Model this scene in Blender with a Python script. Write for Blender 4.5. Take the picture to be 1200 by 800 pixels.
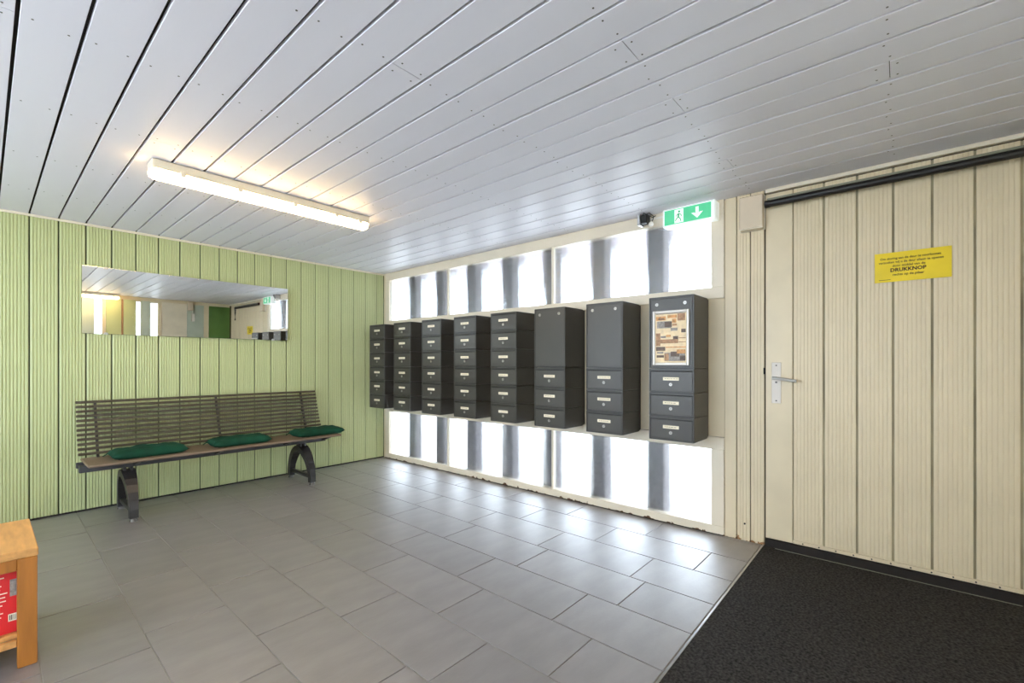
import bpy, bmesh, math, random
from mathutils import Vector, Matrix
random.seed(7)
S = bpy.context.scene
COL = S.collection
for o in list(bpy.data.objects): bpy.data.objects.remove(o)

# ------------------------------------------------------------------ camera, sky, exposure
H = 2.2
cam_d = bpy.data.cameras.new('camera'); cam = bpy.data.objects.new('camera', cam_d); COL.objects.link(cam)
cam_d.sensor_width = 36; cam_d.lens = 16.0; cam_d.shift_y = 25.64/1200; cam_d.clip_start = .02
cam.location = (-3.1651, -4.7483, 1.1275)
cam.rotation_euler = (math.pi/2, 0, 0.70936 - math.pi/2)
S.camera = cam
SKY = 10.5
w = bpy.data.worlds.new('world'); S.world = w; w.use_nodes = True
w.node_tree.nodes['Background'].inputs[0].default_value = (.80, .89, 1, 1)
w.node_tree.nodes['Background'].inputs[1].default_value = SKY
S.view_settings.view_transform = 'Standard'; S.view_settings.look = 'None'
S.view_settings.gamma = 1; S.view_settings.use_curve_mapping = False
S.view_settings.exposure = 0.0

# ------------------------------------------------------------------ materials
def lin(*c):
    return tuple(((v/255)/12.92 if v/255 <= .04045 else ((v/255+.055)/1.055)**2.4) for v in c)
MATS = {}
def mat(name, rgb, rough=.5, metal=0, var=.06, scale=6, stretch=(1, 1, 1), bump=0, bscale=None, spec=.5, detail=4, coat=0):
    """principled with procedural tone variation (noise) and fine relief"""
    m = bpy.data.materials.new(name); m.use_nodes = True; MATS[name] = m
    nt = m.node_tree; b = nt.nodes['Principled BSDF']
    c = lin(*rgb)
    b.inputs['Roughness'].default_value = rough; b.inputs['Metallic'].default_value = metal
    b.inputs['Specular IOR Level'].default_value = spec
    if coat: b.inputs['Coat Weight'].default_value = coat; b.inputs['Coat Roughness'].default_value = .46; b.inputs['Coat IOR'].default_value = 1.75
    tc = nt.nodes.new('ShaderNodeTexCoord'); mp = nt.nodes.new('ShaderNodeMapping')
    nt.links.new(tc.outputs['Object'], mp.inputs[0]); mp.inputs['Scale'].default_value = stretch
    n = nt.nodes.new('ShaderNodeTexNoise'); n.inputs['Scale'].default_value = scale; n.inputs['Detail'].default_value = detail
    nt.links.new(mp.outputs[0], n.inputs[0])
    r = nt.nodes.new('ShaderNodeValToRGB')
    r.color_ramp.elements[0].position = .3; r.color_ramp.elements[1].position = .7
    r.color_ramp.elements[0].color = tuple(v*(1-var) for v in c)+(1,)
    r.color_ramp.elements[1].color = tuple(min(1, v*(1+var)) for v in c)+(1,)
    nt.links.new(n.outputs[0], r.inputs[0]); nt.links.new(r.outputs[0], b.inputs['Base Color'])
    if bump:
        n2 = nt.nodes.new('ShaderNodeTexNoise'); n2.inputs['Scale'].default_value = bscale or scale*6; n2.inputs['Detail'].default_value = 3
        nt.links.new(mp.outputs[0], n2.inputs[0])
        bp = nt.nodes.new('ShaderNodeBump'); bp.inputs['Strength'].default_value = bump; bp.inputs['Distance'].default_value = .004
        nt.links.new(n2.outputs[0], bp.inputs['Height']); nt.links.new(bp.outputs[0], b.inputs['Normal'])
    return m
def emis(name, rgb, strength):
    m = mat(name, rgb, .4); b = m.node_tree.nodes['Principled BSDF']
    b.inputs['Emission Color'].default_value = lin(*rgb)+(1,); b.inputs['Emission Strength'].default_value = strength
    return m
mat('green_paint', (192, 198, 147), .42, var=.05, scale=3)
mat('green_gap', (52, 66, 26), .8)
mat('dark_green', (92, 130, 66), .5)
mat('sage', (188, 198, 184), .45)
mat('cream', (222, 207, 176), .42, var=.05, scale=4)
mat('cream_gap', (74, 66, 48), .8, var=.3, scale=20)
mat('door_gap', (160, 150, 122), .8, var=.35, scale=6, stretch=(1, 1, .4))
mat('trim_white', (228, 218, 198), .4)
mat('ceil_paint', (230, 228, 236), .43, var=.03, scale=2, bump=.08, bscale=40, stretch=(1, .15, 1))
mat('ceil_gap', (40, 38, 36), .9)
mat('screw', (96, 92, 86), .4, metal=.6)
mat('grout', (160, 158, 152), .8)
mat('mat_black', (52, 50, 49), .95, var=.8, scale=95, bump=1.0, bscale=200, spec=.2)
mat('alu', (198, 198, 200), .28, metal=1, var=.05, scale=30)
mat('frame_silver', (196, 190, 182), .4, metal=.4)
mat('steel', (188, 186, 182), .35, metal=.7)
mat('plate_metal', (216, 208, 198), .45, metal=.1)
mat('mailbox', (60, 58, 55), .38, var=.05, scale=8)
mat('mailbox_door', (70, 68, 64), .36, var=.05, scale=8)
mat('slot_black', (12, 12, 13), .7)
mat('lock', (176, 172, 166), .35, metal=.8)
mat('slat', (72, 62, 44), .5, var=.15, scale=8, stretch=(.3, 4, 4))
mat('seat_brown', (122, 104, 84), .55, var=.1, scale=10, stretch=(.3, 4, 1))
mat('iron', (44, 42, 42), .42, var=.2, scale=14, bump=.2)
mat('beam_dark', (56, 56, 58), .5)
mat('cushion', (10, 62, 42), .85, var=.35, scale=9, bump=.25, bscale=60, spec=.3)
mat('wood', (206, 150, 84), .5, var=.22, scale=4, stretch=(9, 1.2, 9), bump=.05)
mat('wood_leg', (170, 106, 34), .45, var=.18, scale=4, stretch=(9, 9, 1.2), bump=.05)
mat('red_pack', (214, 28, 30), .4, var=.06)
mat('white_plastic', (232, 228, 220), .4, var=.02)
mat('beige_box', (214, 198, 174), .45, var=.03)
mat('black_rubber', (20, 20, 21), .45)
mat('brown_black', (26, 18, 14), .7, var=.4, scale=20)
mat('rail_grey', (128, 128, 112), .4)
mat('yellow', (236, 208, 24), .32, var=.07, scale=9, stretch=(1, .6, 1))
mat('ink', (70, 46, 12), .6)
mat('concrete', (114, 110, 112), .9, var=.25, scale=30, bump=.4, bscale=90)
mat('paving', (234, 232, 228), .9, var=.06, scale=3)
mat('soffit', (146, 138, 144), .8)
mat('paper', (242, 232, 208), .6, var=.03)
mat('sepia', (236, 214, 176), .6, var=.16, scale=28)
mat('photo_dark', (96, 78, 66), .5, var=.35, scale=60)
mat('photo_brown', (170, 128, 92), .5, var=.35, scale=70)
mat('photo_grey', (150, 142, 134), .5, var=.35, scale=80)
mat('photo_orange', (206, 150, 92), .5, var=.4, scale=60)
mat('green_sign', (40, 190, 120), .4)
mat('lamp_body', (226, 214, 190), .45, var=.02)
emis('lamp_glow', (255, 218, 158), 27)
emis('sign_green', (84, 200, 146), .35)
emis('sign_white', (244, 252, 248), .3)
mm = mat('mirror', (236, 238, 236), .01, metal=1, var=0)

def tile_mat():
    m = mat('tile', (124, 118, 116), .3, spec=.9, coat=1.0, var=.16, scale=2.2, stretch=(1.6, 5, 1), bump=.22, bscale=26)
    nt = m.node_tree; b = nt.nodes['Principled BSDF']
    # per-tile tone
    oi = nt.nodes.new('ShaderNodeObjectInfo'); mr = nt.nodes.new('ShaderNodeMapRange')
    nt.links.new(oi.outputs['Random'], mr.inputs[0]); mr.inputs[3].default_value = .93; mr.inputs[4].default_value = 1.07
    mx = nt.nodes.new('ShaderNodeMix'); mx.data_type = 'RGBA'; mx.blend_type = 'MULTIPLY'; mx.inputs[0].default_value = 1
    ramp = [n for n in nt.nodes if n.type == 'VALTORGB'][0]
    nt.links.new(ramp.outputs[0], mx.inputs[6]); nt.links.new(mr.outputs[0], mx.inputs[7]); nt.links.new(mx.outputs[2], b.inputs['Base Color'])
    # roughness variation
    n = nt.nodes.new('ShaderNodeTexNoise'); n.inputs['Scale'].default_value = 14
    r2 = nt.nodes.new('ShaderNodeMapRange'); r2.inputs[3].default_value = .42; r2.inputs[4].default_value = .54
    tc = [q for q in nt.nodes if q.type == 'TEX_COORD'][0]
    nt.links.new(tc.outputs['Object'], n.inputs[0]); nt.links.new(n.outputs[0], r2.inputs[0]); nt.links.new(r2.outputs[0], b.inputs['Roughness'])
    return m
tile_mat()

def worn_mat(name, rgb, chip, zlim):
    """painted timber, paint chipped off along the foot"""
    m = mat(name, rgb, .42, var=.04, scale=4)
    nt = m.node_tree; b = nt.nodes['Principled BSDF']
    ramp = [n for n in nt.nodes if n.type == 'VALTORGB'][0]
    g = nt.nodes.new('ShaderNodeNewGeometry'); sx = nt.nodes.new('ShaderNodeSeparateXYZ'); nt.links.new(g.outputs['Position'], sx.inputs[0])
    n = nt.nodes.new('ShaderNodeTexNoise'); n.inputs['Scale'].default_value = 26; n.inputs['Detail'].default_value = 8
    nt.links.new(g.outputs['Position'], n.inputs[0])
    a = nt.nodes.new('ShaderNodeMapRange'); a.inputs[1].default_value = 0; a.inputs[2].default_value = zlim; a.inputs[3].default_value = .24; a.inputs[4].default_value = -.1
    nt.links.new(sx.outputs[2], a.inputs[0])
    ad = nt.nodes.new('ShaderNodeMath'); nt.links.new(n.outputs[0], ad.inputs[0]); nt.links.new(a.outputs[0], ad.inputs[1])
    gt = nt.nodes.new('ShaderNodeMath'); gt.operation = 'GREATER_THAN'; gt.inputs[1].default_value = .72; nt.links.new(ad.outputs[0], gt.inputs[0])
    mx = nt.nodes.new('ShaderNodeMix'); mx.data_type = 'RGBA'
    nt.links.new(gt.outputs[0], mx.inputs[0]); nt.links.new(ramp.outputs[0], mx.inputs[6]); mx.inputs[7].default_value = lin(*chip)+(1,)
    nt.links.new(mx.outputs[2], b.inputs['Base Color'])
worn_mat('frame_white', (228, 217, 196), (92, 62, 34), .035)
worn_mat('cream_worn', (222, 207, 176), (150, 110, 70), .05)

def glass_mat(name, veil, blur=0.0):
    m = bpy.data.materials.new(name); m.use_nodes = True; MATS[name] = m
    nt = m.node_tree; nt.nodes.clear()
    out = nt.nodes.new('ShaderNodeOutputMaterial')
    t0 = nt.nodes.new('ShaderNodeBsdfTransparent'); t0.inputs[0].default_value = (.93, .95, .96, 1)
    rf = nt.nodes.new('ShaderNodeBsdfRefraction'); rf.inputs[0].default_value = (.96, .975, .98, 1); rf.inputs['IOR'].default_value = 1.35; rf.inputs['Roughness'].default_value = .1
    t = nt.nodes.new('ShaderNodeMixShader'); t.inputs[0].default_value = blur; nt.links.new(t0.outputs[0], t.inputs[1]); nt.links.new(rf.outputs[0], t.inputs[2])
    tr = nt.nodes.new('ShaderNodeBsdfTranslucent'); tr.inputs[0].default_value = (.9, .92, .95, 1)
    gl = nt.nodes.new('ShaderNodeBsdfGlossy'); gl.inputs['Roughness'].default_value = .12
    tc = nt.nodes.new('ShaderNodeTexCoord')
    n = nt.nodes.new('ShaderNodeTexNoise'); n.inputs['Scale'].default_value = 110; n.inputs['Detail'].default_value = 2
    nt.links.new(tc.outputs['Object'], n.inputs[0])
    bp = nt.nodes.new('ShaderNodeBump'); bp.inputs['Strength'].default_value = .8; bp.inputs['Distance'].default_value = .003
    nt.links.new(n.outputs[0], bp.inputs['Height']); nt.links.new(bp.outputs[0], gl.inputs['Normal']); nt.links.new(bp.outputs[0], rf.inputs['Normal'])
    mr = nt.nodes.new('ShaderNodeMapRange'); mr.inputs[1].default_value = .4; mr.inputs[2].default_value = .65
    mr.inputs[3].default_value = veil*.4; mr.inputs[4].default_value = veil*1.7
    nt.links.new(n.outputs[0], mr.inputs[0])
    m1 = nt.nodes.new('ShaderNodeMixShader'); nt.links.new(mr.outputs[0], m1.inputs[0]); nt.links.new(t.outputs[0], m1.inputs[1]); nt.links.new(tr.outputs[0], m1.inputs[2])
    m2 = nt.nodes.new('ShaderNodeMixShader'); m2.inputs[0].default_value = .05; nt.links.new(m1.outputs[0], m2.inputs[1]); nt.links.new(gl.outputs[0], m2.inputs[2])
    nt.links.new(m2.outputs[0], out.inputs[0])
glass_mat('glass_rough', .018, .65)
glass_mat('glass_low', .012, .35)
glass_mat('glass_plain', .006)

# ------------------------------------------------------------------ mesh helpers
def box(bm, x0, x1, y0, y1, z0, z1, bev=0, seg=1):
    r = bmesh.ops.create_cube(bm, size=1)
    bmesh.ops.scale(bm, vec=(x1-x0, y1-y0, z1-z0), verts=r['verts'])
    bmesh.ops.translate(bm, vec=((x0+x1)/2, (y0+y1)/2, (z0+z1)/2), verts=r['verts'])
    if bev:
        es = list({e for v in r['verts'] for e in v.link_edges})
        bmesh.ops.bevel(bm, geom=es, offset=bev, segments=seg, affect='EDGES', profile=.5)
    return bm
def cyl(bm, p, q, r, n=12, r2=None):
    p = Vector(p); q = Vector(q); d = q-p
    m = Matrix.Translation((p+q)/2) @ d.to_track_quat('Z', 'Y').to_matrix().to_4x4()
    bmesh.ops.create_cone(bm, cap_ends=True, segments=n, radius1=r, radius2=r if r2 is None else r2, depth=d.length, matrix=m)
    return bm
def sweep(bm, pts, w, h, side, wf=None):
    """rectangular bar along pts; side = constant width direction"""
    side = Vector(side); rings = []; w_0 = w
    for i, p in enumerate(pts):
        w = w_0 if wf is None else w_0*wf[i]
        p = Vector(p); a = Vector(pts[max(0, i-1)]); b = Vector(pts[min(len(pts)-1, i+1)])
        t = (b-a).normalized(); nrm = t.cross(side).normalized()
        rings.append([bm.verts.new(p+side*sx*w/2+nrm*sy*h/2) for sx, sy in ((-1, -1), (1, -1), (1, 1), (-1, 1))])
    for a, b in zip(rings, rings[1:]):
        for k in range(4): bm.faces.new((a[k], a[(k+1) % 4], b[(k+1) % 4], b[k]))
    bm.faces.new(rings[0][::-1]); bm.faces.new(rings[-1])
    return bm
def tube(bm, pts, r, n=8):
    rings = []
    for i, p in enumerate(pts):
        p = Vector(p); a = Vector(pts[max(0, i-1)]); b = Vector(pts[min(len(pts)-1, i+1)])
        q = (b-a).to_track_quat('Z', 'Y')
        rings.append([bm.verts.new(p+q @ Vector((r*math.cos(2*math.pi*k/n), r*math.sin(2*math.pi*k/n), 0))) for k in range(n)])
    for a, b in zip(rings, rings[1:]):
        for k in range(n): bm.faces.new((a[k], a[(k+1) % n], b[(k+1) % n], b[k]))
    bm.faces.new(rings[0][::-1]); bm.faces.new(rings[-1])
    return bm
def mesh(name, bm, m, smooth=False):
    bmesh.ops.recalc_face_normals(bm, faces=bm.faces)
    me = bpy.data.meshes.new(name); bm.to_mesh(me); bm.free(); me.materials.append(MATS[m])
    if smooth:
        for p in me.polygons: p.use_smooth = True
    return me
def obj(name, bm, m=None, parent=None, loc=None, smooth=False):
    me = bm if isinstance(bm, bpy.types.Mesh) else mesh(name, bm, m, smooth)
    o = bpy.data.objects.new(name, me); COL.objects.link(o)
    if parent is not None: o.parent = parent
    if loc is not None: o.location = loc
    return o
B = bmesh.new
def bx(*a, **k): return box(B(), *a, **k)
def tag(o, label, cat, group=None):
    o['label'] = label; o['category'] = cat
    if group: o['group'] = group
    return o
def struct(o, label=None):
    o['kind'] = 'structure'
    if label: o['label'] = label
    return o
def empty(name, loc=(0, 0, 0)):
    o = bpy.data.objects.new(name, None); COL.objects.link(o); o.location = loc; o.empty_display_size = .1
    return o
def copy_tree(o, parent=None):
    c = o.copy(); COL.objects.link(c)
    if parent is not None: c.parent = parent
    for ch in list(o.children): copy_tree(ch, c)
    return c
def ribbed(width, length, ribs, depth=.007, groove=.0115, thick=.014):
    """fluted cladding board: width along x, face at y=0 looking to -y, length along z"""
    bm = B(); prof = []; p = width/ribs
    prof.append((0, depth*.5))
    for i in range(ribs):
        a = i*p; b = (i+1)*p
        if i > 0: prof.append((a, depth))
        prof += [(a+groove*.5, .0008), (a+p*.3, 0), (b-p*.3, 0), (b-groove*.5, .0008)]
    prof.append((width, depth*.5))
    prof += [(width, thick), (0, thick)]
    lo = [bm.verts.new((x, y, 0)) for x, y in prof]; hi = [bm.verts.new((x, y, length)) for x, y in prof]
    n = len(prof)
    for k in range(n): bm.faces.new((lo[k], lo[(k+1) % n], hi[(k+1) % n], hi[k]))
    bm.faces.new(lo[::-1]); bm.faces.new(hi)
    return bm

XL, YF = -4.7, -6.0          # left wall plane, wall behind the camera

# ------------------------------------------------------------------ outside
struct(obj('ground', bx(-14, 26, -24, 22, -.3, -.14), 'paving'), 'pale paved ground outside the windows')
struct(obj('roof', bx(XL-1.2, 1.7, YF-1.0, 1.6, 2.28, 2.5), 'soffit'), 'flat roof slab with a pale overhang above the windows')
names = ['first', 'second', 'third', 'fourth', 'fifth', 'sixth', 'seventh', 'eighth']
for i in range(7):
    yc = -.476-.482*i
    o = obj('concrete_column', bx(-.09, .09, -.066, .066, 0, 2.42, bev=.006), 'concrete', loc=(.15, yc, -.14))
    tag(o, 'slender grey concrete column outside the windows, %s from the green wall' % names[i], 'column', 'concrete columns outside the windows')

# ------------------------------------------------------------------ floor
fl = struct(obj('floor', bx(XL, 0.0, YF, 0, -.14, -.004), 'grout'), 'grey slate look tiled floor')
ROT = -.0105
cr, sr = math.cos(ROT), math.sin(ROT)
def uv2xy(u, v): return (cr*u-sr*v, sr*u+cr*v)
YM = -4.084                     # edge of the mat
def clip(poly, nx, ny, d):       # keep nx*x+ny*y <= d
    out = []
    for i in range(len(poly)):
        a = poly[i]; b = poly[(i+1) % len(poly)]
        da = nx*a[0]+ny*a[1]-d; db = nx*b[0]+ny*b[1]-d
        if da <= 0: out.append(a)
        if (da < 0 < db) or (db < 0 < da):
            t = da/(da-db); out.append((a[0]+(b[0]-a[0])*t, a[1]+(b[1]-a[1])*t))
    return out
PW, PL, GR = .3008, .6235, .005
phase = [-2.845, -3.265, -3.04, -3.128, -2.971, -3.175, -3.496, -2.745, -2.376, -1.262]
for rr in range(-1, 17):
    u1 = .008-PW*rr if rr > 0 else (.008 if rr == 0 else .309)
    u0 = u1-PW
    ph = phase[rr] if 0 <= rr < len(phase) else random.uniform(0, PL)
    k0 = math.floor((-4.3-ph)/PL)
    for k in range(k0, k0+9):
        v0 = ph+PL*k; v1 = v0+PL
        poly = [uv2xy(u, v) for u, v in ((u0+GR/2, v0+GR/2), (u1-GR/2, v0+GR/2), (u1-GR/2, v1-GR/2), (u0+GR/2, v1-GR/2))]
        for cl in ((1, 0, -.001), (-1, 0, -XL-.001), (0, 1, -.001), (0, -1, -YM-.004)): 
            if poly: poly = clip(poly, *cl)
        if len(poly) < 3: continue
        ar = abs(sum(poly[i][0]*poly[(i+1) % len(poly)][1]-poly[(i+1) % len(poly)][0]*poly[i][1] for i in range(len(poly))))/2
        if ar < .0008: continue
        cx = sum(p[0] for p in poly)/len(poly); cy = sum(p[1] for p in poly)/len(poly)
        bm = B(); ins = .0016
        lo = [bm.verts.new((p[0]-cx, p[1]-cy, -.012)) for p in poly]
        mid = [bm.verts.new((p[0]-cx, p[1]-cy, -.0012)) for p in poly]
        hi = []
        for p in poly:
            dx, dy = p[0]-cx, p[1]-cy; L = math.hypot(dx, dy)
            hi.append(bm.verts.new((dx*(1-ins*1.3/L), dy*(1-ins*1.3/L), 0)))
        n = len(poly)
        for i in range(n):
            bm.faces.new((lo[i], lo[(i+1) % n], mid[(i+1) % n], mid[i])); bm.faces.new((mid[i], mid[(i+1) % n], hi[(i+1) % n], hi[i]))
        bm.faces.new(hi); bm.faces.new(lo[::-1])
        obj('floor_tile', bm, 'tile', fl, (cx, cy, 0))
mt = obj('entrance_mat', bx(XL+.002, -.002, YF+.002, YM-.012, -.004, .002), 'mat_black')
obj('frayed_edge', bx(-.028, -.024, -5.17, -4.16, .002, .0045), 'rail_grey', mt)
tag(mt, 'black ribbed carpet mat laid in front of the cream door', 'mat')
struct(obj('trim_1', bx(XL, -.001, YM-.012, YM-.003, -.004, .0035, bev=.0012), 'alu'), 'aluminium edging strip between tiles and mat')

# ------------------------------------------------------------------ ceiling
ce = struct(obj('ceiling', bx(XL, 0.04, YF, 0, H+.018, H+.08), 'ceil_gap'), 'pale grey painted plank ceiling')
def cxk(a, y):
    b = -3.165+(a+3.165)*.977
    return a+(b-a)*min(1.6, -y/3.5)
PIT = .1495
butt = {10: [-4.04], 7: [-4.042], 5: [-4.712], 2: [-4.047], 16: [-2.02], 13: [-3.365], 20: [-2.69], 23: [-4.04], 26: [-1.35]}
screws = B()
for k in range(-1, 32):
    a1 = 0.0 if k < 0 else -.103-PIT*k
    a0 = -.103-PIT*(k+1)
    a0 = max(a0, XL)
    if a1-a0 < .01: continue
    ys = [-.002]+butt.get(k, [])+[YF]
    g = .0052
    for s in range(len(ys)-1):
        ya, yb = ys[s]-(.0012 if s else 0), ys[s+1]+(.0012 if s < len(ys)-2 else 0)
        bm = B(); 
        def xx(a, y): return min(0, cxk(a, y)) if a < 0 else 0
        lay = []
        for z, ins in ((H+.016, 0), (H+.002, 0), (H, .0015)):
            lay.append([bm.verts.new(p) for p in ((xx(a0, ya)+g+ins, ya, z), (xx(a1, ya)-(g if k >= 0 else .001)-ins, ya, z), (xx(a1, yb)-(g if k >= 0 else .001)-ins, yb, z), (xx(a0, yb)+g+ins, yb, z))])
        for A_, B_ in zip(lay, lay[1:]):
            for i in range(4): bm.faces.new((A_[i], A_[(i+1) % 4], B_[(i+1) % 4], B_[i]))
        bm.faces.new(lay[0]); bm.faces.new(lay[2][::-1])
        obj('plank', bm, 'ceil_paint', ce)
    for q in range(1, 8):
        y = -.672*q
        for fx in (.22, .78):
            x = cxk(a0+(a1-a0)*fx, y)
            for dy in ((-.03, .03) if any(abs(y-b) < .03 for b in butt.get(k, [])) else (random.uniform(-.012, .012),)):
                cyl(screws, (x, y+dy, H-.0006), (x, y+dy, H+.002), .0036, 6)
so = obj('screws', screws, 'screw', ce); so['kind'] = 'stuff'

# ------------------------------------------------------------------ green wall (y = 0)
wb_ = struct(obj('wall_back', bx(XL, .12, .012, .14, -.14, 2.28), 'green_gap'), 'green fluted panelled wall')
gp = mesh('plank', ribbed(PIT-.009, H-.018-.012, 8), 'green_paint')
for k in range(0, 31):
    x0 = -.103-PIT*(k+1)+.0045
    if x0 < XL: break
    obj('plank', gp, parent=wb_, loc=(x0, 0, .012))
obj('plank', mesh('plank', ribbed(.088, H-.03, 5), 'green_paint'), parent=wb_, loc=(-.0995, 0, .012))
x0 = -.103-PIT*31
struct(obj('trim_2', bx(XL, -.002, -.012, .004, H-.018, H-.001, bev=.003), 'trim_white'), 'thin cream cornice strip above the green wall')
struct(obj('baseboard_back', bx(XL, -.01, .0, .012, 0, .012), 'brown_black'), 'dark joint strip at the foot of the green wall')

# ------------------------------------------------------------------ window wall (x = 0)
wr_ = struct(obj('wall_right', bx(.0, .09, -3.864, 0, .645, 1.555), 'cream'), 'cream wall carrying mailboxes, windows and door')
obj('corner_post', bx(-.006, .06, -.035, -.001, 0, H, bev=.002), 'cream', wr_)
# boards right of the windows
obj('board', bx(.0, .02, -3.936+.001, -3.865, 0, H, bev=.002), 'cream_worn', wr_)
rbm = mesh('plank', ribbed(.0745, H, 4, .0022, .003), 'cream_worn')
for y in (-3.940, -4.0205):
    o = obj('plank', rbm, parent=wr_, loc=(0, y, 0)); o.rotation_euler = (0, 0, -math.pi/2)
obj('backing', bx(.014, .1, -4.105, -3.865, -.14, 2.28), 'cream_gap', wr_)
obj('backing', bx(.05, .1, YF, -4.105, -.14, 2.28), 'cream_gap', wr_)
obj('backing', bx(.03, .1, -3.865, 0.01, H-.005, 2.28), 'cream_gap', wr_)
obj('backing', bx(.03, .1, -3.865, 0.01, -.14, -.002), 'cream_gap', wr_)
obj('plank', mesh('plank', ribbed(.27, H, 14), 'cream'), parent=wr_, loc=(.02, -5.43, 0)).rotation_euler = (0, 0, -math.pi/2)
obj('plank', mesh('plank', ribbed(.29, H, 16), 'cream'), parent=wr_, loc=(.02, -5.705, 0)).rotation_euler = (0, 0, -math.pi/2)
# screw hole in the fluted board
obj('screw_hole', cyl(B(), (-.002, -3.985, .107), (.004, -3.985, .107), .006, 8), 'brown_black', wr_)

def strip_window(name, z0, z1, gz0, gz1, label, pm):
    w_ = struct(empty(name, (0, 0, z0)), label)
    f = B()
    box(f, -.012, .055, -3.864, -.036, 0, gz0-z0, bev=.003)
    box(f, -.012, .055, -3.864, -.036, gz1-z0, z1-z0, bev=.003)
    box(f, -.012, .055, -3.864, -3.784, gz0-z0, gz1-z0, bev=.003)
    box(f, -.012, .055, -.115, -.036, gz0-z0, gz1-z0, bev=.003)
    obj('frame', f, 'frame_white', w_)
    ms = (-1.152, -2.487)
    for y in ms: obj('mullion', bx(-.004, .03, y-.011, y+.011, gz0-z0, gz1-z0, bev=.003), 'trim_white', w_)
    e = [-.115, ms[0], ms[1], -3.784]
    for a, b in zip(e, e[1:]):
        obj('pane', bx(.004, .008, b, a, gz0-z0, gz1-z0), pm, w_)
    return w_
strip_window('window_1', 1.556, H, 1.632, 2.112, 'upper strip window above the mailboxes', 'glass_rough')
w2 = strip_window('window_2', 0, .642, .06, .56, 'lower strip window below the mailboxes', 'glass_low')
# bottom rail darker gap where the frame meets the tiles
obj('bottom_seal', bx(-.014, .0, -3.86, -.037, .0005, .006), 'brown_black', w2)

# ------------------------------------------------------------------ door
dr = struct(empty('door_1', (0, -4.10, 0)), 'cream fluted panel door with steel lever handle')
ytop = H-.03
obj('core', bx(.009, .05, -1.325, -.004, .05, ytop), 'door_gap', dr)
obj('stile', bx(-.002, .018, -.148, -.004, .05, ytop, bev=.002), 'cream', dr)
dj = [-4.248, -4.403, -4.556, -4.71, -4.863, -5.017, -5.172, -5.325]
for a, b in zip(dj, dj[1:]):
    wd = (a-b)-.011
    o = obj('plank', mesh('plank', ribbed(wd, ytop-.072, 8, .0022, .003), 'cream'), parent=dr, loc=(0, a+4.10-.0055, .072)); o.rotation_euler = (0, 0, -math.pi/2)
obj('stile', bx(-.002, .018, -1.323, -1.228, .07, ytop, bev=.002), 'cream', dr)
obj('bottom_rail', bx(-.004, .018, -1.325, -.149, .05, .07, bev=.002), 'cream', dr)
sc = B()
for i in range(12): cyl(sc, (-.0055, -.2-.08*i, .06), (-.003, -.2-.08*i, .06), .004, 6)
obj('rail_screws', sc, 'brown_black', dr)['kind'] = 'stuff'
# handle
hp = obj('handle_plate', bx(-.008, -.002, -.088, -.038, .884, 1.133, bev=.0015), 'plate_metal', dr)
hl = B(); cyl(hl, (-.008, -.062, 1.038), (-.052, -.062, 1.038), .009, 12)
tube(hl, [(-.052, -.05, 1.04), (-.052, -.1, 1.034), (-.052, -.175, 1.022)], .0095, 12)
obj('handle', hl, 'steel', dr, smooth=False)
s3 = B()
for z in (1.115, .9): cyl(s3, (-.0095, -.063, z), (-.007, -.063, z), .0045, 10)
cyl(s3, (-.011, -.063, 1.012), (-.007, -.063, 1.012), .006, 10)
obj('plate_screws', s3, 'screw', hp)
obj('latch_strike', bx(-.003, .012, -.004, .008, 1.06, 1.1), 'slot_black', dr)
# threshold
struct(obj('trim_3', bx(-.01, .05, -5.43, -4.104, 0, .045, bev=.003), 'brown_black'), 'dark rubber threshold under the door')
struct(obj('trim_4', bx(-.02, .012, -5.99, -4.105, H-.024, H-.001, bev=.003), 'trim_white'), 'pale metal strip above the door')
# door closer rail
rl = empty('door_closer_rail', (-.07, -4.12, 2.09))
obj('tube', tube(B(), [(0, 0, 0), (0, -.4, 0), (0, -1.3, 0)], .0195, 14), 'black_rubber', rl)
obj('channel', bx(-.012, .06, -1.3, -.006, .018, .03, bev=.002), 'rail_grey', rl)
for y in (-.05, -.66, -1.26): obj('bracket', bx(.0, .072, y-.015, y+.015, .0, .03), 'rail_grey', rl)
obj('end_cap', cyl(B(), (0, .006, 0), (0, -.02, 0), .022, 14), 'black_rubber', rl)
obj('coil', tube(B(), [(0.01*math.sin(t*.6), -1.3-.06*math.sin(t*.5), .05*math.sin(t*.7)*.6-.004*t) for t in range(10)], .008, 8), 'black_rubber', rl)
obj('pull_tube', tube(B(), [(0, -1.3, -.03), (0, -1.305, -.1), (0, -1.305, -.24)], .013, 10), 'black_rubber', rl)
tag(rl, 'black door closer rail mounted along the top of the cream door', 'door rail')

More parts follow.
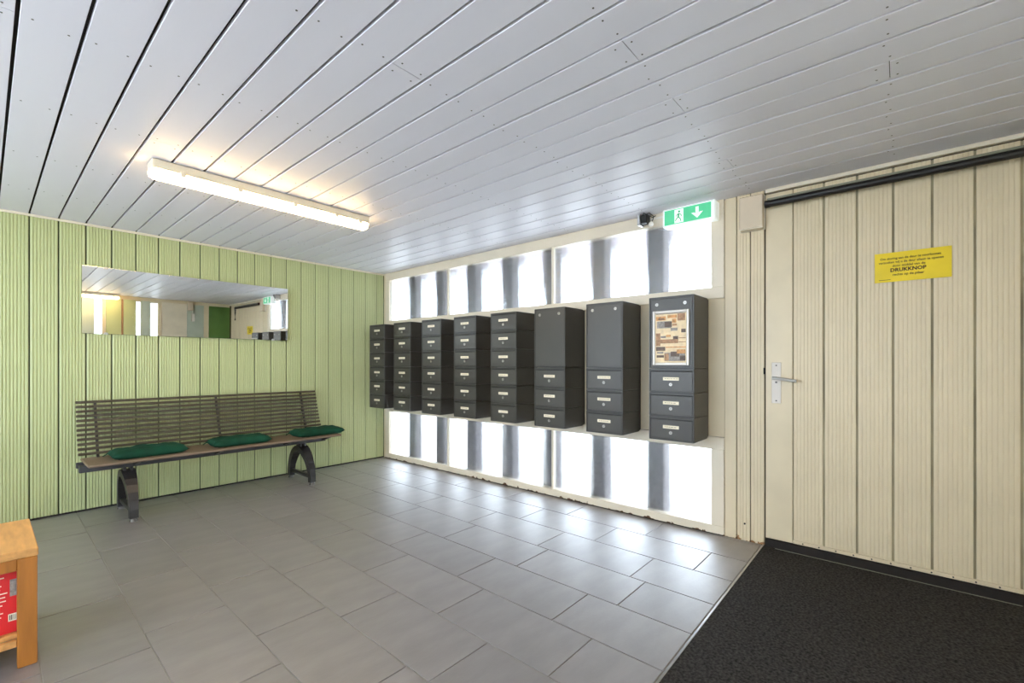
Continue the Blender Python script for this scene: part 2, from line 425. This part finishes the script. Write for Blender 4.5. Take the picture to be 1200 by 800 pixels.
# yellow notice
ns = empty('notice_sticker', (-.004, -4.784, 1.64))
st = B(); N = 10
for i in range(N):
    pass
bmv = []
for i in range(N+1):
    y = -.151+.302*i/N
    wv = .0012*math.sin(i*1.7)
    bmv.append([st.verts.new((-.001-wv*.3, -y, z)) for z in (-.078, .078)]+[st.verts.new((0.0006-wv*.3, -y, z)) for z in (.078, -.078)])
for a, b in zip(bmv, bmv[1:]):
    for k in range(4): st.faces.new((a[k], a[(k+1) % 4], b[(k+1) % 4], b[k]))
st.faces.new(bmv[0]); st.faces.new(bmv[-1][::-1])
obj('sheet', st, 'yellow', ns)
def text(s, size, y, z, parent, name, align='CENTER', bold=0, depth=.0003, m='ink', x=-.0016, sx=1):
    cu = bpy.data.curves.new(name, 'FONT'); cu.body = s; cu.size = size; cu.align_x = align; cu.align_y = 'CENTER'
    cu.offset = bold; cu.extrude = depth; cu.resolution_u = 2
    t = bpy.data.objects.new(name, cu)
    COL.objects.link(t); bpy.context.view_layer.update()
    me = bpy.data.meshes.new_from_object(t.evaluated_get(bpy.context.evaluated_depsgraph_get()))
    bpy.data.objects.remove(t); bpy.data.curves.remove(cu)
    me.materials.clear(); me.materials.append(MATS[m])
    o = bpy.data.objects.new(name, me); COL.objects.link(o); o.parent = parent
    o.location = (x, y, z); o.rotation_euler = (math.pi/2, 0, -math.pi/2); o.scale = (sx, 1, 1)
    return o
for s, sz, yy, zz, bo in (('Om storing aan de deur te voorkomen', .0165, .008, .046, .0003), ('verzoeken wij u de deur alleen te openen', .0165, .006, .026, .0003),
                      ('door middel van de', .0165, .012, .006, .0003), ('DRUKKNOP', .026, .015, -.017, .0009), ('rechts op de pilaar', .0165, .014, -.041, .0003)):
    text(s, sz, yy, zz, ns, 'lettering', bold=bo, sx=.92 if 'verz' in s or 'Om' in s else 1.0)
obj('small_print', bx(-.0017, -.001, .085, .133, -.067, -.0645), 'ink', ns)
tag(ns, 'yellow notice reading DRUKKNOP stuck on the cream door', 'sign')

# control box
cb = empty('control_box', (0, -4.034, 1.958))
obj('cover', bx(-.062, -.012, -.066, .066, .008, .208, bev=.004), 'beige_box', cb)
obj('base', bx(-.02, -.0005, -.069, .069, 0, .212, bev=.002), 'white_plastic', cb)
obj('lip', bx(-.064, -.012, -.066, .066, .0, .009, bev=.002), 'trim_white', cb)
tag(cb, 'beige square control box beside the top of the cream door', 'box')

# ------------------------------------------------------------------ exit sign
ex = empty('exit_sign', (-.013, -3.662, 2.062))
obj('housing', bx(-.085, 0, -.174, .174, 0, .122, bev=.006), 'sign_white', ex)
obj('legend', bx(-.0868, -.084, -.148, .160, .011, .111), 'sign_green', ex)
pg = obj('pictogram', bx(-.0878, -.0866, .03, .09, .016, .106), 'sign_white', ex)
man = B(); xm = -.0886
def seg(a, b, wd): sweep(man, [(xm, a[0], a[1]), (xm, b[0], b[1])], .0014, wd, (1, 0, 0))
for a, b, wd in (((.062, .078), (.064, .054), .010), ((.064, .055), (.05, .04), .006), ((.05, .04), (.046, .024), .005), ((.064, .055), (.076, .044), .006), ((.076, .044), (.084, .03), .005),
                 ((.061, .076), (.046, .068), .004), ((.046, .068), (.042, .056), .004), ((.061, .076), (.076, .07), .004), ((.076, .07), (.08, .058), .004)):
    seg(a, b, wd)
cyl(man, (xm-.0007, .058, .09), (xm+.0007, .058, .09), .007, 12)
obj('running_figure', man, 'green_sign', ex)
ar = B()
pts = [(-.06, .024), (-.098, .062), (-.078, .062), (-.07, .055), (-.07, .098), (-.05, .098), (-.05, .055), (-.042, .062), (-.022, .062)]
f1 = [ar.verts.new((-.0884, y, z)) for y, z in pts]; f2 = [ar.verts.new((-.0866, y, z)) for y, z in pts]
n = len(pts)
for k in range(n): ar.faces.new((f1[k], f1[(k+1) % n], f2[(k+1) % n], f2[k]))
ar.faces.new(f1); ar.faces.new(f2[::-1])
obj('arrow', ar, 'sign_white', ex)
tag(ex, 'lit green emergency exit sign with running figure and down arrow', 'sign')

# detector with loose wires
dt = empty('motion_detector', (-.014, -3.335, 2.13))
obj('bracket', bx(-.075, 0, .018, .04, -.01, .075, bev=.004), 'alu', dt)
obj('body', bx(-.07, -.006, -.03, .018, .0, .062, bev=.006), 'black_rubber', dt)
wr2 = B()
tube(wr2, [(-.07, 0, .05), (-.085, -.015, .066), (-.08, -.04, .05), (-.06, -.07, .03), (-.05, -.09, .04)], .003, 6)
tube(wr2, [(-.06, -.02, .06), (-.07, -.05, .064), (-.06, -.08, .035), (-.04, -.06, .01)], .003, 6)
obj('wires', wr2, 'black_rubber', dt)
gb = B(); bmesh.ops.create_uvsphere(gb, u_segments=12, v_segments=8, radius=.017); bmesh.ops.translate(gb, vec=(-.05, -.055, -.012), verts=gb.verts)
obj('connector', gb, 'white_plastic', dt, smooth=True)
tag(dt, 'small dark motion detector with loose wires beside the exit sign', 'detector')
obj('cable_duct', bx(-.006, 0, -.15, -.03, .03, .042), 'white_plastic', dt)

# ------------------------------------------------------------------ mailboxes
MW, MH, MZ = .294, .1548, .63
def plate_mesh():
    return mesh('name_plate', bx(-.003, 0, -.052, .052, -.0105, .0105, bev=.001), 'paper')
PLATE = plate_mesh()
def lock_mesh():
    b = B(); cyl(b, (0, 0, 0), (-.006, 0, 0), .0105, 14); cyl(b, (-.006, 0, 0), (-.0075, 0, 0), .007, 10); return mesh('lock', b, 'lock')
LOCK = lock_mesh()
KEY = mesh('keyhole', bx(-.0083, -.007, -.001, .001, -.004, .004), 'slot_black')
def print_mesh():
    b = B(); x = -.04
    while x < .035:
        l = random.uniform(.006, .016); box(b, -.0035, -.0029, -x-l, -x, -.001, .0015); x += l+.004
    return mesh('print', b, 'ink')
MOD = mesh('module', bx(.006, .255, 0.001, MW-.001, .0008, MH-.0008, bev=.002), 'mailbox')
def front_frame(h):
    b = B(); s = .011
    box(b, 0, .008, 0.001, s, 0.001, h-.001, bev=.0012); box(b, 0, .008, MW-s, MW-.001, .001, h-.001, bev=.0012)
    box(b, 0, .008, s, MW-s, .001, .009); box(b, 0, .008, s, MW-s, h-.014, h-.001)
    return mesh('front_frame', b, 'mailbox')
FF = front_frame(MH)
DOOR = mesh('door', bx(.001, .007, .0125, MW-.0125, .0105, MH-.020, bev=.0012), 'mailbox_door')
SLOT = mesh('slot', bx(.0055, .0062, .011, MW-.011, MH-.021, MH-.013), 'slot_black')
TH = MH*3
FFT = front_frame(TH)
MODT = mesh('module', bx(.006, .255, 0.001, MW-.001, .0008, TH-.0008, bev=.002), 'mailbox')
DOORT = mesh('door', bx(.001, .007, .0125, MW-.0125, .0105, TH-.016, bev=.0012), 'mailbox_door')
yl = [-.148, -.611, -1.088, -1.564, -2.036, -2.517, -2.994, -3.475]
for i, y in enumerate(yl):
    t = empty('mailbox_tower', (-.292, y-MW, MZ))
    obj('back_plate', bx(.255, .2915, .006, MW-.006, .006, 6*MH-.006), 'mailbox', t)
    nsmall = 6 if i < 5 else 3
    for k in range(nsmall):
        z = k*MH
        obj('module', MOD, parent=t, loc=(0, 0, z)); obj('front_frame', FF, parent=t, loc=(0, 0, z)); obj('slot', SLOT, parent=t, loc=(0, 0, z))
        d = obj('door', DOOR, parent=t, loc=(0, 0, z))
        p = obj('name_plate', PLATE, parent=d, loc=(.001, MW/2, MH*.575))
        obj('print', print_mesh(), parent=d, loc=(.001, MW/2, MH*.575))
        obj('lock', LOCK, parent=d, loc=(.001, MW/2, MH*.34)); obj('keyhole', KEY, parent=d, loc=(.001, MW/2, MH*.34))
    if nsmall == 3:
        z = 3*MH
        obj('module', MODT, parent=t, loc=(0, 0, z)); obj('front_frame', FFT, parent=t, loc=(0, 0, z))
        d = obj('door', DOORT, parent=t, loc=(0, 0, z))
        for fy in (.19, .81):
            obj('lock', LOCK, parent=d, loc=(.001, MW*fy, TH-.05)); obj('keyhole', KEY, parent=d, loc=(.001, MW*fy, TH-.05))
    if nsmall == 6: lab = 'dark grey wall-hung mailbox column of six small boxes, %s from the green wall' % names[i]
    elif i == 5: lab = 'dark grey mailbox column with tall plain top door, next to the six-box columns'
    elif i == 6: lab = 'dark grey mailbox column with tall plain top door, beside the column with a poster'
    else: lab = 'dark grey mailbox column with a framed poster on its tall top door'
    tag(t, lab, 'mailbox', 'mailbox columns on the window wall')

# framed poster on the last column
pf = empty('framed_poster', (-.2925, -3.475-.148, 1.115))
PWd, PHt = .236, .352
f = B()
for a in ((-PWd/2, -PWd/2+.017, 0, PHt), (PWd/2-.017, PWd/2, 0, PHt)): box(f, -.012, .001, a[0], a[1], a[2], a[3], bev=.003)
for a in ((-PWd/2+.0165, PWd/2-.0165, 0, .017), (-PWd/2+.0165, PWd/2-.0165, PHt-.017, PHt)): box(f, -.012, .001, a[0], a[1], a[2], a[3], bev=.003)
obj('frame', f, 'frame_silver', pf)
pr = obj('print', bx(-.005, .0, -PWd/2+.012, PWd/2-.012, .012, PHt-.012), 'sepia', pf)
# photographs of the collage: y right-to-left is negative; given as fraction from left / top
for pi_, (u0, u1, v0, v1, m_) in enumerate(((.02, .34, .06, .14, 'photo_orange'), (.05, .52, .16, .30, 'photo_grey'), (.3, .54, .17, .28, 'photo_dark'), (.72, .96, .02, .16, 'photo_brown'),
                             (.4, .7, .04, .1, 'photo_orange'), (.5, .72, .3, .36, 'photo_grey'), (.84, .98, .33, .4, 'photo_dark'), (.02, .16, .4, .66, 'photo_brown'),
                             (.16, .74, .53, .61, 'photo_brown'), (.58, .74, .47, .53, 'photo_dark'), (.02, .32, .68, .76, 'photo_dark'), (.3, .96, .8, .97, 'photo_grey'),
                             (.5, .78, .78, .88, 'photo_dark'), (.8, .97, .86, .96, 'photo_dark'), (.04, .28, .85, .9, 'photo_dark'), (.7, .97, .74, .82, 'photo_orange'), (.3, .44, .82, .96, 'photo_brown'), (.02, .98, .0, .015, 'photo_grey'), (.1, .3, .1, .125, 'photo_dark'), (.55, .68, .12, .2, 'photo_orange'), (.56, .7, .22, .26, 'photo_brown'), (.76, .98, .5, .515, 'photo_brown'), (.76, .98, .58, .595, 'photo_brown'), (.34, .98, .68, .7, 'photo_orange'), (.18, .34, .46, .5, 'photo_grey'), (.36, .5, .44, .48, 'photo_orange'), (.06, .26, .78, .82, 'photo_grey'))):
    W_, H_ = PWd-.036, PHt-.036
    obj('photo', bx(-.0056-.0001*pi_, -.005, W_/2-u1*W_, W_/2-u0*W_, .018+(1-v1)*H_, .018+(1-v0)*H_), m_, pr)
tag(pf, 'silver framed poster of small photographs hung on a mailbox door', 'poster')

# ------------------------------------------------------------------ mirror on the green wall
mi = empty('wall_mirror', (-1.911, -.0145, 1.357))
g = obj('glass', bx(-.759, .759, -.0055, -.0005, 0, .52, bev=.0012), 'mirror', mi)
for x in (-.62, .62):
    for z in (-.004, .508): obj('clip', bx(x-.012, x+.012, -.009, 0, z, z+.016, bev=.001), 'steel', mi)
mi.rotation_euler = (math.radians(.70), 0, math.radians(-.96))
tag(mi, 'long frameless mirror on the green panelled wall above the bench', 'mirror')

# ------------------------------------------------------------------ ceiling lamps
def lamp(loc, label):
    t = empty('ceiling_lamp', loc)          # origin at ceiling, length along x
    L = 1.27
    def hull(y, z0, z1, top, m, name, z_mid=None):
        b = B(); n = 6; prof = []
        for k in range(n+1):
            a = math.pi*k/n
            prof.append((y*math.cos(a), z1-(z1-z0)*math.sin(a)**.8))
        prof += [(-y*top, 0 if name == 'housing' else z1), (y*top, 0 if name == 'housing' else z1)]
        ends = []
        for x, s in ((-L/2, .8), (-L/2+.02, 1), (L/2-.02, 1), (L/2, .8)):
            ends.append([b.verts.new((x, p[0]*s, z1+(p[1]-z1)*s)) for p in prof])
        q = len(prof)
        for a, c in zip(ends, ends[1:]):
            for k in range(q): b.faces.new((a[k], a[(k+1) % q], c[(k+1) % q], c[k]))
        b.faces.new(ends[0]); b.faces.new(ends[-1][::-1])
        return obj(name, b, m, t)
    hb = B(); box(hb, -L/2, L/2, -.056, .056, -.052, -.001, bev=.011, seg=2)
    obj('housing', hb, 'lamp_body', t)
    hull(.05, -.096, -.05, 1, 'lamp_glow', 'diffuser')
    for x in (-.5, -.22, .1, .38, .56):
        for s in (-1, 1): obj('clip', bx(x-.012, x+.012, s*.057-.004, s*.057+.004, -.066, -.036, bev=.002), 'lamp_body', t)
    obj('cable_gland', cyl(B(), (L/2-.01, 0, -.02), (L/2+.02, 0, -.02), .012, 10), 'lamp_body', t)
    tag(t, label, 'lamp', 'fluorescent ceiling lamps')
    return t
lamp((-1.955, -1.74, H), 'lit tubular fluorescent lamp on the plank ceiling in front of the mirror')
lamp((-2.425, -5.75, H), 'lit tubular fluorescent lamp on the ceiling beside the wall opposite the mirror')

# ------------------------------------------------------------------ bench
be = empty('bench', (-1.79, -.35, 0))
bxL, bxR = -.92, .91
prof = [(-.02+.0, .455), (.03, .50)]
for i in range(12):
    fz = i/11
    z = .462+fz*.372; y = (.15+.145*(fz**.75))
    ln = obj('slat', bx(bxL, bxR, y-.009, y+.009, z-.0095, z+.0095, bev=.003), 'slat', be)
st_ = bx(bxL+.015, bxR+.03, -.2, .19, .412, .43, bev=.006)
obj('seat', st_, 'seat_brown', be)
obj('beam', bx(bxL-.015, .845, -.06, -.01, .362, .411, bev=.004), 'beam_dark', be)
obj('beam', bx(bxL-.015, .845, .09, .13, .372, .411, bev=.004), 'beam_dark', be)
for x in (-.81, 0.0, .76):
    obj('backrest_support', sweep(B(), [(x, .125, .40), (x, .175, .45), (x, .205, .53), (x, .25, .65), (x, .297, .80), (x, .312, .838)], .016, .018, (1, 0, 0)), 'iron', be)
for x in (-.63, -.1, .45, .82):
    b = B(); v = [b.verts.new(p) for p in ((x-.012, -.195, .411), (x+.012, -.195, .411), (x+.012, -.02, .411), (x-.012, -.02, .411), (x-.012, -.07, .375), (x+.012, -.07, .375), (x+.012, -.02, .365), (x-.012, -.02, .365))]
    for q in ((0, 1, 2, 3), (0, 1, 5, 4), (4, 5, 6, 7), (2, 3, 7, 6), (0, 3, 7, 4), (1, 2, 6, 5)): b.faces.new([v[k] for k in q])
    obj('gusset', b, 'iron', be)
for x in (-.667, .63):
    pts = []
    for k in range(17):
        a = math.pi*k/16
        pts.append((x, .22*math.copysign(abs(math.cos(a))**1.15, math.cos(a)), .022+.295*math.sin(a)))
    lg = obj('leg', sweep(B(), pts, .05, .05, (1, 0, 0), [1+.7*math.sin(math.pi*k/16)**2 for k in range(17)]), 'iron', be)
    obj('crossbar', bx(x-.016, x+.016, -.212, .212, .055, .088, bev=.004), 'iron', lg)
    hb = B(); box(hb, x-.028, x-.012, -.045, .045, .30, .375, bev=.003); box(hb, x+.012, x+.028, -.045, .045, .30, .375, bev=.003)
    obj('hub_bracket', hb, 'iron', lg)
    for y in (-.22, .22): obj('foot', cyl(B(), (x, y, 0), (x, y, .02), .026, 14, r2=.018), 'screw', lg)
tag(be, 'long slatted bench with brown seat and black iron legs against the green wall', 'bench')

def cushion(cx, cy, w, d, rz, label, seed):
    bm = B(); rnd = random.Random(seed)
    n, m_ = 22, 16
    ph = [rnd.uniform(0, 6) for _ in range(6)]
    def surf(u, v, s):
        # rounded square outline with pinched corners, puffed middle
        e = (1-abs(u)**3.2)*(1-abs(v)**3.2)
        px = u*w/2*(1-.05*(1-abs(v))*0-.06*(1-v*v)*abs(u)**6); py = v*d/2*(1-.06*(1-u*u)*abs(v)**6)
        wr = .004*math.sin(9*u+ph[0]+3*v)+.003*math.sin(13*v+ph[1]-4*u)+.003*math.sin(7*(u+v)+ph[2])
        h = .046*e**.36
        dim = .012*math.exp(-((u)**2+(v)**2)/.03)
        if s > 0: return (px, py, .024+h*.95+wr*min(1, e*3)-dim)
        return (px, py, max(.0, .024-.024*min(1, e*4)))
    top = [[bm.verts.new(surf(-1+2*i/n, -1+2*j/m_, 1)) for j in range(m_+1)] for i in range(n+1)]
    bot = [[bm.verts.new(surf(-1+2*i/n, -1+2*j/m_, -1)) if 0 < i < n and 0 < j < m_ else top[i][j] for j in range(m_+1)] for i in range(n+1)]
    for i in range(n):
        for j in range(m_):
            bm.faces.new((top[i][j], top[i+1][j], top[i+1][j+1], top[i][j+1]))
            try: bm.faces.new((bot[i][j], bot[i][j+1], bot[i+1][j+1], bot[i+1][j]))
            except ValueError: pass
    t = empty('seat_cushion', (cx, cy, .4305)); t.rotation_euler = (0, 0, rz)
    c_ = obj('cover', bm, 'cushion', t, smooth=True)
    b = B()
    for sx in (-1, 1):
        tube(b, [(sx*w/2*.93, d/2*.9, .024), (sx*w/2*1.0, d/2*.95, .014), (sx*w/2*1.06, d/2*.9, .006)], .004, 6)
    obj('tie', b, 'cushion', t)
    tag(t, label, 'cushion', 'green cushions on the bench')
cushion(-2.33, -.362, .47, .262, .01, 'dark green cushion on the bench end away from the windows', 1)
cushion(-1.70, -.362, .46, .262, -.015, 'dark green cushion on the middle of the bench', 2)
cushion(-1.01, -.365, .47, .262, .02, 'dark green cushion on the bench end next to the windows', 3)

# ------------------------------------------------------------------ wooden side table with red package
tb = empty('side_table', (-3.351, -2.03, 0))
TX, TY, TZ = .325, .245, .435
obj('top', bx(-TX, TX, -TY, TY, TZ-.03, TZ, bev=.003), 'wood', tb)
for sx in (-1, 1):
    for sy in (-1, 1):
        obj('leg', bx(sx*(TX-.028)-.026, sx*(TX-.028)+.026, sy*(TY-.028)-.026, sy*(TY-.028)+.026, 0, TZ-.03, bev=.003), 'wood_leg', tb)
for sy in (-1, 1): obj('apron', bx(-TX+.054, TX-.054, sy*(TY-.02)-.01, sy*(TY-.02)+.01, TZ-.075, TZ-.03, bev=.002), 'wood_leg', tb)
for sx in (-1, 1): obj('apron', bx(sx*(TX-.02)-.01, sx*(TX-.02)+.01, -TY+.054, TY-.054, TZ-.075, TZ-.03, bev=.002), 'wood_leg', tb)
obj('shelf', bx(-TX+.01, TX-.01, -TY+.04, TY-.04, .10, .118, bev=.002), 'wood', tb)
for sy in (-1, 1): obj('rail', bx(-TX+.054, TX-.054, sy*(TY-.03)-.01, sy*(TY-.03)+.01, .075, .10, bev=.002), 'wood', tb)
tag(tb, 'small oak coloured wooden side table with lower shelf', 'table')
pk = empty('red_package', (-3.31, -2.06, .1185))
obj('carton', bx(-.24, .255, -.155, .12, 0, .235, bev=.003), 'red_pack', pk)
obj('photo_print', bx(.213, .246, -.1558, -.1545, .138, .2), 'photo_grey', pk)
bc = obj('barcode_panel', bx(.209, .248, -.1558, -.1545, .045, .072), 'paper', pk)
bb = B()
for i in range(9): box(bb, .212+.0038*i, .212+.0038*i+random.choice((.0012, .0022)), -.1563, -.1556, .049, .068)
obj('barcode', bb, 'slot_black', bc)
ln = B()
for k in range(11):
    z = .21-.0145*k; x = -.2
    while x < .185:
        l = random.uniform(.01, .03); box(ln, x, x+l, -.1556, -.1547, z, z+.004); x += l+.005
obj('small_print', ln, 'paper', pk)
tag(pk, 'red printed carton lying on the shelf of the wooden table', 'box')
gs = obj('sheet_panel', bx(-.004, .004, -.09, .09, 0, .20, bev=.001), 'alu', loc=(-3.021, -1.99, .0))
tag(gs, 'thin grey metal sheet standing against the wooden table', 'panel')

# ------------------------------------------------------------------ wall behind the camera, seen in the mirror except the added wide opening
wf = struct(obj('wall_front', bx(XL, 0.1, YF-.12, YF-.02, 2.14, 2.28), 'cream'), 'wall opposite the green wall with narrow windows')
def pan(x0, x1, m, z0=0, z1=H, ribs=True):
    obj('panel', bx(x0+.002, x1-.002, YF-.08, YF-.002, z0, z1, bev=.002), m, wf)
obj('head', bx(XL, 0, YF-.06, YF-.004, 2.14, H), 'cream', wf)
obj('corner_fill', bx(-.004, .12, YF-.1, YF+.0, -.14, 2.28), 'cream_gap', wf)
obj('foot', bx(XL, 0, YF-.1, YF-.004, -.14, .06), 'cream', wf)
for x0, x1, m in ((-3.3, -2.09, 'sage'), (-1.98, -1.934, 'cream'), (-1.934, -1.726, 'green_paint'), (-1.697, -1.523, 'green_paint'), (-1.726, -1.697, 'photo_brown'), (-1.45, -1.311, 'sage'), (-1.196, -1.137, 'cream'),
                  (-1.137, -.741, 'trim_white'), (-.741, -.462, 'sage'), (-.462, -.375, 'cream'), (-.375, 0.04, 'dark_green'), (XL, -4.4, 'sage')):
    pan(x0, x1, m, .06, 2.14)
wn = 3
for x0, x1 in ((-2.09, -1.98), (-1.523, -1.45), (-1.311, -1.196), (-4.4, -3.3)):  # last, wide opening is unseen, added to let daylight in behind the camera
    w_ = struct(empty('window_%d' % wn, ((x0+x1)/2, YF-.04, .06)), 'glazed opening in the wall opposite the green wall'); wn += 1
    d = (x1-x0)/2
    f = B(); t_ = .02 if d > .2 else .006
    box(f, -d, -d+t_, -.02, .02, 0, 2.08); box(f, d-t_, d, -.02, .02, 0, 2.08); box(f, -d+t_, d-t_, -.02, .02, 0, .03); box(f, -d+t_, d-t_, -.02, .02, 2.05, 2.08)
    obj('frame', f, 'frame_white', w_); obj('pane', bx(-d+t_, d-t_, -.002, .002, .03, 2.05), 'glass_plain', w_)
ch = empty('control_unit', (-.65, YF+.0, 1.7))
obj('box', bx(-.09, .0, 0, .05, .32, .48, bev=.006), 'beige_box', ch); obj('switch', bx(-.02, .03, 0, .03, .11, .26, bev=.004), 'white_plastic', ch)
obj('conduit', bx(-.012, -.004, 0, .01, .26, .32), 'white_plastic', ch)
tag(ch, 'beige control unit with switch on the wall opposite the mirror', 'control unit')

# ------------------------------------------------------------------ unseen left wall; its wide window is added for fill daylight
wl = struct(obj('wall_left', bx(XL-.1, XL, YF-.1, .12, -.14, .55), 'cream'), 'cream wall on the camera side, around a wide window added for fill light')
obj('lintel', bx(XL-.1, XL, YF-.1, .12, 2.1, 2.28), 'cream', wl)
obj('pier', bx(XL-.1, XL, YF-.1, -4.2, .55, 2.1), 'cream', wl)
obj('pier', bx(XL-.1, XL, -.4, .12, .55, 2.1), 'cream', wl)
w_ = struct(empty('window_%d' % wn, (XL-.05, -2.3, .55)), 'unseen wide window added in the left wall for fill light')
f = B()
box(f, -.03, .03, -1.9, 1.9, 0, .05); box(f, -.03, .03, -1.9, 1.9, 1.5, 1.55)
for y in (-1.875, 0, 1.875): box(f, -.03, .03, y-.025, y+.025, .05, 1.5)
obj('frame', f, 'frame_white', w_)
for a, b in ((-1.85, -.025), (.025, 1.85)): obj('pane', bx(-.002, .002, a, b, .05, 1.5), 'glass_plain', w_)
